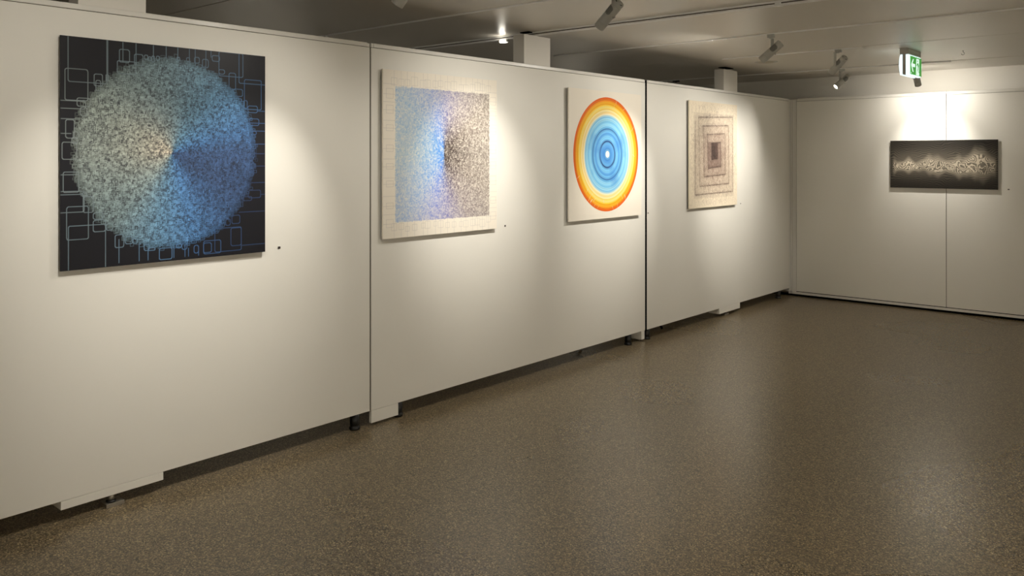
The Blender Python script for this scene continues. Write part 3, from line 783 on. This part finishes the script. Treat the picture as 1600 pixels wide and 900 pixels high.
def spotlight(mount, target, label, power, size=54.0, blend=1.0, wide=0.0, wsize=90.0, waim=None, side=-1, on=True, drop=0.145, group=None, lens_mat=None, swing=0.0):
    """mount: point on the track (x, y, z)"""
    mx_, my_, mz_ = mount
    root = empty('track_spotlight', (mx_, my_, mz_))
    tag(root, label, 'spotlight', group)
    MB().box((-0.03, -0.013, -0.028), (0.03, 0.013, 0.0), 0.002).build('track_adapter', M['lamp_body'], root)
    ctr = Vector((swing, 0.0, -drop))
    wt = Vector(target) - (Vector(mount) + ctr)
    dr = wt.normalized()
    q = dr.to_track_quat('-Z', 'Y')
    # strap arm beside the head
    ax = Vector((swing, 0, 0))
    sd = q @ Vector((side, 0, 0)); sd.z = 0; sd.normalize()
    tang = Vector((-sd.y, sd.x, 0))
    arm = MB()
    o_ = ax + sd * 0.0385
    rotz = Matrix.Rotation(math.atan2(sd.y, sd.x), 3, 'Z')
    arm.box((o_.x - 0.003, o_.y - 0.0135, -drop - 0.016), (o_.x + 0.003, o_.y + 0.0135, -0.034), 0.001, rotz)
    half = (Vector((0, 0, -0.031)), Vector((o_.x, o_.y, -0.031)))
    vv = half[1] - half[0]; ll = max(vv.length, 0.02)
    rz2 = Matrix.Rotation(math.atan2(vv.y, vv.x), 3, 'Z')
    mid = (half[0] + half[1]) / 2
    arm.box((mid.x - ll / 2 - 0.008, mid.y - 0.0135, -0.035), (mid.x + ll / 2 + 0.003, mid.y + 0.0135, -0.027), 0.001, rz2)
    arm.build('arm', M['lamp_body'], root)
    # head: axis along local z, light leaves at -z
    R = 0.034; Lh = 0.105
    hd = MB()
    hd.lathe([(R * 0.86, -Lh + 0.006), (R * 0.9, -Lh), (R * 0.985, -Lh), (R, -Lh + 0.002), (R, -0.055), (R * 0.985, -0.0545), (R * 0.985, -0.0535), (R, -0.053), (R, Lh - 0.028), (R * 0.95, Lh - 0.026), (R * 0.95, Lh - 0.022),
              (R, Lh - 0.02), (R, Lh - 0.006), (R * 0.93, Lh), (R * 0.75, Lh), (0, Lh)], 36)
    head = hd.build('head', M['lamp_body'], root)
    head.location = ctr; head.rotation_mode = 'QUATERNION'; head.rotation_quaternion = q
    # inside of the tube and lens
    MB().lathe([(R * 0.86, -Lh + 0.006), (R * 0.80, -Lh + 0.016), (0, -Lh + 0.016)], 28).build('reflector', M['lamp_hole'] if not on else M['lamp_body'], head)
    MB().lathe([(R * 0.78, -Lh + 0.0135), (0, -Lh + 0.0135)], 28).build('lens', M['lens'] if on else M['lamp_grille'], head)
    # grilles on both flanks
    for ac in (170, 10):
        g = MB(); bm = g.bm
        nu, nv = 10, 6
        def pt(u, v, rr): 
            t_ = math.radians(ac + u); return Vector((rr * math.cos(t_), rr * math.sin(t_), v))
        rows = []
        for i in range(nu + 1):
            u = -46 + 92 * i / nu
            s_ = math.sqrt(max(0.0, 1 - (u / 50.0) ** 4))
            rows.append([bm.verts.new(pt(u, 0.038 + (j / nv - 0.5) * 0.062 * s_, R + 0.0006)) for j in range(nv + 1)])
        for i in range(nu):
            for j in range(nv):
                bm.faces.new((rows[i][j], rows[i + 1][j], rows[i + 1][j + 1], rows[i][j + 1])).smooth = True
        for i in range(9):
            for j in range(8):
                u = -38 + 76 * i / 8; v = 0.038 + (j - 3.5 + (0.5 if i % 2 else 0)) * 0.0065
                if abs(v - 0.038) > 0.028 * math.sqrt(max(0, 1 - (u / 46.0) ** 4)): continue
                hv = [bm.verts.new(pt(u + 2.6 * math.cos(k * math.pi / 3), v + 0.0017 * math.sin(k * math.pi / 3), R + 0.0009)) for k in range(6)]
                bm.faces.new(hv).material_index = 1
        bmesh.ops.recalc_face_normals(bm, faces=bm.faces[:])
        g.build('grille', [M['lamp_grille'], M['lamp_hole']], head)
    rc = MB().lathe([(0, Lh + 0.004), (R * 0.5, Lh + 0.004), (R * 0.56, Lh), (R * 0.7, Lh - 0.0005)], 24)
    rc.build('rear_cap', M['lamp_body'], head)
    sl = MB()
    for k in range(3):
        t_ = 2 * math.pi * k / 3 + 0.5
        for j in range(5):
            tt = t_ + (j - 2) * 0.13
            c_ = Vector((R * 0.68 * math.cos(tt), R * 0.68 * math.sin(tt), Lh + 0.0003))
            sl.box((c_.x - 0.0028, c_.y - 0.0028, c_.z - 0.001), (c_.x + 0.0028, c_.y + 0.0028, c_.z + 0.0006))
    sl.build('vent_slots', M['lamp_hole'], head)['kind'] = 'stuff'
    MB().lathe([(0, 0.008), (0.006, 0.008), (0.0065, 0.0), (0, 0.0)], 14, Matrix.Translation((0, -R, 0.012)) @ Matrix.Rotation(math.pi / 2, 4, 'X')).build('knob', M['lamp_body'], head)
    if on:
        ld = bpy.data.lights.new('spot_lamp', 'SPOT')
        ld.energy = power; ld.color = LIGHT_COL
        ld.spot_size = math.radians(size); ld.spot_blend = blend
        ld.shadow_soft_size = 0.022
        lo = link(bpy.data.objects.new('spot_lamp', ld), head)
        lo.location = (0, 0, -Lh - 0.004)
        if wide > 0:   # soft spill around the beam
            l2 = bpy.data.lights.new('spill_lamp', 'SPOT')
            l2.energy = wide; l2.color = LIGHT_COL
            l2.spot_size = math.radians(wsize); l2.spot_blend = 1.0
            l2.shadow_soft_size = 0.022
            lo2 = link(bpy.data.objects.new('spill_lamp', l2), head)
            lo2.location = (0, 0, -Lh - 0.004)
            if waim is not None:   # the spill leaves the lens at its own angle
                dw = (Vector(waim) - (Vector(mount) + ctr + dr * (Lh + 0.004))).normalized()
                lo2.rotation_mode = 'QUATERNION'
                lo2.rotation_quaternion = q.inverted() @ dw.to_track_quat('-Z', 'Y')
    return root


TR = CEIL - 0.008
spotlight((1.03, 2.9, TR), (0.0, 2.50, 1.24), 'white track spotlight whose tip just shows at the top edge above the nearest partition', 76, size=60, wide=20, wsize=125)
spotlight((1.36, 1.5, TR + 0.008), (0.0, 1.88, 1.30), 'white track spotlight outside the frame above the blue disc picture', 64, wide=20, wsize=165)
spotlight((1.36, 4.25, TR), (0.0, 4.45, 1.57), 'large white track spotlight cut by the top edge of the photo', 120, side=1, wide=46, wsize=108)
spotlight((1.37, 6.6, TR), (0.0, 6.36, 1.45), 'white track spotlight hanging just above the round ceiling cover', 120, side=1, wide=48, wsize=160)
spotlight((1.44, 7.95, TR), (0.0, 8.66, 1.46), 'white track spotlight on the short track, its strap arm towards the viewer', 142, size=62, wide=48, wsize=96, waim=(0.0, 7.95, 1.72))
spotlight((0.865, 9.7, TR), (0.0, 8.6, 1.55), 'small white spotlight with a glowing lens near the far wall', 34, side=1, size=74)
spotlight((1.66, 9.7, TR), (1.68, FAR_Y, 1.76), 'white spotlight half hidden behind the green exit sign', 62, size=72, wide=32, wsize=148, waim=(1.68, FAR_Y, 2.36))
spotlight((3.7, 2.9, TR), (3.1, 3.7, 0.0), 'added white track spotlight outside the frame, brightening the floor', 55, size=100)  # unseen lamp added to brighten the foreground floor
# fill lamps added outside the frame, bouncing light off the right-hand wall
for yy in (-1.2, 0.15, 1.5, 2.9, 4.25, 6.6, 7.92):  # nothing in the photo tells these apart
    spotlight((5.8, yy, CEIL), (X1, yy + 0.2, 1.6), 'added white track spotlight outside the frame, fill light off the right-hand wall', 150.0, group='added fill spotlights for the right-hand wall', size=110)

for xx in (1.6, 4.2):  # more added fill lamps, bounced off the wall behind the camera
    spotlight((xx, -1.2, CEIL), (xx, Y0, 1.6), 'added white track spotlight outside the frame, fill light off the wall behind the camera', 90, group='added fill spotlights for the wall behind the camera', size=110)

# glowing lamp on the thick track behind the partitions
lr = empty('track_lamp', (-0.41, 5.28, CEIL - 0.03))
tag(lr, 'small glowing lamp on the thick track, seen over the middle partition', 'lamp')
MB().box((-0.05, -0.016, -0.022), (0.05, 0.016, 0.0), 0.002).build('housing', M['lamp_body'], lr)
MB().box((-0.03, -0.0185, -0.025), (0.03, -0.0165, -0.003), 0.0008).box((-0.028, -0.012, -0.0245), (0.028, 0.012, -0.0225), 0.0004).build('lens', M['lens'], lr)
ld = bpy.data.lights.new('track_lamp_light', 'POINT'); ld.energy = 0.3; ld.color = LIGHT_COL; ld.shadow_soft_size = 0.02
lo = link(bpy.data.objects.new('track_lamp_light', ld), lr); lo.location = (0, -0.03, -0.04)

# adapters of lamps that stand behind the partitions
def adapter(x, y, label, m):
    r_ = empty('track_adapter', (x, y, CEIL - 0.010)); tag(r_, label, 'adapter')
    MB().box((-0.045, -0.014, -0.02), (0.045, 0.014, 0.0), 0.002).build('housing', M[m], r_)
    MB().lathe([(0, -0.02), (0.014, -0.02), (0.014, -0.026), (0, -0.026)], 16).build('stem', M[m], r_)


spotlight((-1.51, 4.25, TR), (X0, 4.3, 1.6), 'white spotlight whose mount peeps over the nearest partition', 24, size=110, swing=-0.05)
adapter(-1.287, 9.7, 'small black track adapter seen over the corner partition', 'black')
spotlight((-1.45, 9.7, TR), (X0, 8.9, 1.6), 'white spotlight peeping over the corner partition left of the black adapter', 30, size=110, swing=-0.05)

# round cover in the ceiling
rc = empty('ceiling_cover', (0.466, 8.54, CEIL)); tag(rc, 'round flat ceiling cover below the second spotlight', 'ceiling cover')
MB().lathe([(0, -0.006), (0.085, -0.006), (0.09, -0.003), (0.09, 0.0), (0, 0.0)], 48).build('disc', mat('cover_paint', (176, 168, 148), 0.5), rc)
MB().lathe([(0.09, -0.004), (0.115, -0.003), (0.12, -0.0005), (0.09, -0.0005)], 48).build('rim', M['lamp_body'], rc)

# hook
hk = MB()
pts = [(0, 0, 0), (0, 0, -0.012), (0.006, 0.003, -0.018), (0.011, 0.005, -0.026), (0.009, 0.004, -0.036), (0.0, 0.0, -0.042), (-0.010, -0.005, -0.039), (-0.014, -0.006, -0.029)]
hk.tube(pts, 0.0022, 8).box((-0.006, -0.006, -0.003), (0.006, 0.006, 0.0), 0.001)
h_o = hk.build('ceiling_hook', mat('hook_metal', (110, 105, 98), 0.4, metal=0.7)); h_o.location = (2.30, 8.864, CEIL)
tag(h_o, 'small metal hook in the ceiling right of the exit sign', 'hook')

# ------------------------------------------------------------------ exit sign
ex = empty('exit_sign', (1.922, 8.31, CEIL))
tag(ex, 'lit green emergency exit sign with white arrow and running figure', 'exit sign')
LS = 0.42
MB().box((-0.038, 0.0, -0.055), (0.038, LS, 0.0), 0.003).build('housing', M['sign_grey'], ex)
MB().box((-0.014, 0.004, -0.245), (0.014, LS - 0.004, -0.055), 0.001).build('spine', M['sign_grey'], ex)
glow = emit_mat('sign_diffuser', (226, 248, 252), 1.15)
green = emit_mat('sign_green', (70, 158, 66), 0.75)
white = emit_mat('sign_white', (226, 250, 240), 0.95)


def bulge(sgn):
    mb = MB(); bm = mb.bm
    pr = [(0.0145, -0.058), (0.036, -0.060), (0.043, -0.10), (0.046, -0.15), (0.043, -0.205), (0.034, -0.250), (0.0145, -0.252)]
    A = [bm.verts.new((sgn * x_, 0.006, z_)) for x_, z_ in pr]; B = [bm.verts.new((sgn * x_, LS - 0.006, z_)) for x_, z_ in pr]
    for i in range(len(pr)):
        j = (i + 1) % len(pr); bm.faces.new((A[i], A[j], B[j], B[i]))
    bm.faces.new(A); bm.faces.new(B)
    bmesh.ops.recalc_face_normals(bm, faces=bm.faces[:])
    return mb.build('diffuser', glow, ex)


dfr = bulge(1); bulge(-1)
PZ = 0.0465


def onface(pts): return [(PZ, y_, z_) for y_, z_ in pts]


zt, zb = -0.070, -0.242
gp = MB().poly(onface([(0.03, zb), (LS - 0.02, zb), (LS - 0.02, zt), (0.03, zt)]), (0.001, 0, 0)).build('green_panel', green, ex)
PZ = 0.0476
MB().poly(onface([(0.055, -0.150), (0.112, -0.095), (0.142, -0.095), (0.098, -0.138), (0.185, -0.138), (0.185, -0.168), (0.098, -0.168), (0.135, -0.215), (0.105, -0.215)]), (0.0006, 0, 0)).build('arrow', white, gp)
MB().poly(onface([(0.045, -0.233), (0.070, -0.233), (0.0575, -0.220)]), (0.0006, 0, 0)).build('triangle_mark', white, gp)
MB().poly(onface([(0.215, -0.238), (0.32, -0.238), (0.32, -0.082), (0.228, -0.082)]), (0.0006, 0, 0)).build('doorway', white, gp)
PZ = 0.0484
fg = MB()
fg.poly(onface([(0.268 + 0.013 * math.cos(t_), -0.103 + 0.010 * math.sin(t_)) for t_ in [k * math.pi / 5 for k in range(10)]]), (0.0004, 0, 0))
fg.poly(onface([(0.258, -0.118), (0.292, -0.122), (0.298, -0.165), (0.276, -0.172), (0.262, -0.150)]), (0.0004, 0, 0))
fg.poly(onface([(0.262, -0.120), (0.228, -0.146), (0.236, -0.152), (0.268, -0.134)]), (0.0004, 0, 0))
fg.poly(onface([(0.288, -0.126), (0.312, -0.142), (0.305, -0.158), (0.297, -0.154), (0.301, -0.144), (0.288, -0.138)]), (0.0004, 0, 0))
fg.poly(onface([(0.276, -0.168), (0.252, -0.190), (0.236, -0.222), (0.224, -0.222), (0.226, -0.227), (0.243, -0.227), (0.262, -0.196), (0.286, -0.178)]), (0.0004, 0, 0))
fg.poly(onface([(0.284, -0.164), (0.300, -0.192), (0.290, -0.212), (0.318, -0.208), (0.318, -0.200), (0.305, -0.202), (0.312, -0.190), (0.297, -0.160)]), (0.0004, 0, 0))
fg.build('running_figure', green, gp)
sc_ = MB()
for (a_, b_) in ((0.02, 0.09), (0.095, 0.16), (0.165, 0.25), (0.255, 0.34)):
    sc_.box((0.0375, a_, -0.030), (0.0388, b_, -0.008), 0.0003)
sc_.build('housing_clip', mat('clip_grey', (192, 190, 180), 0.5), ex)
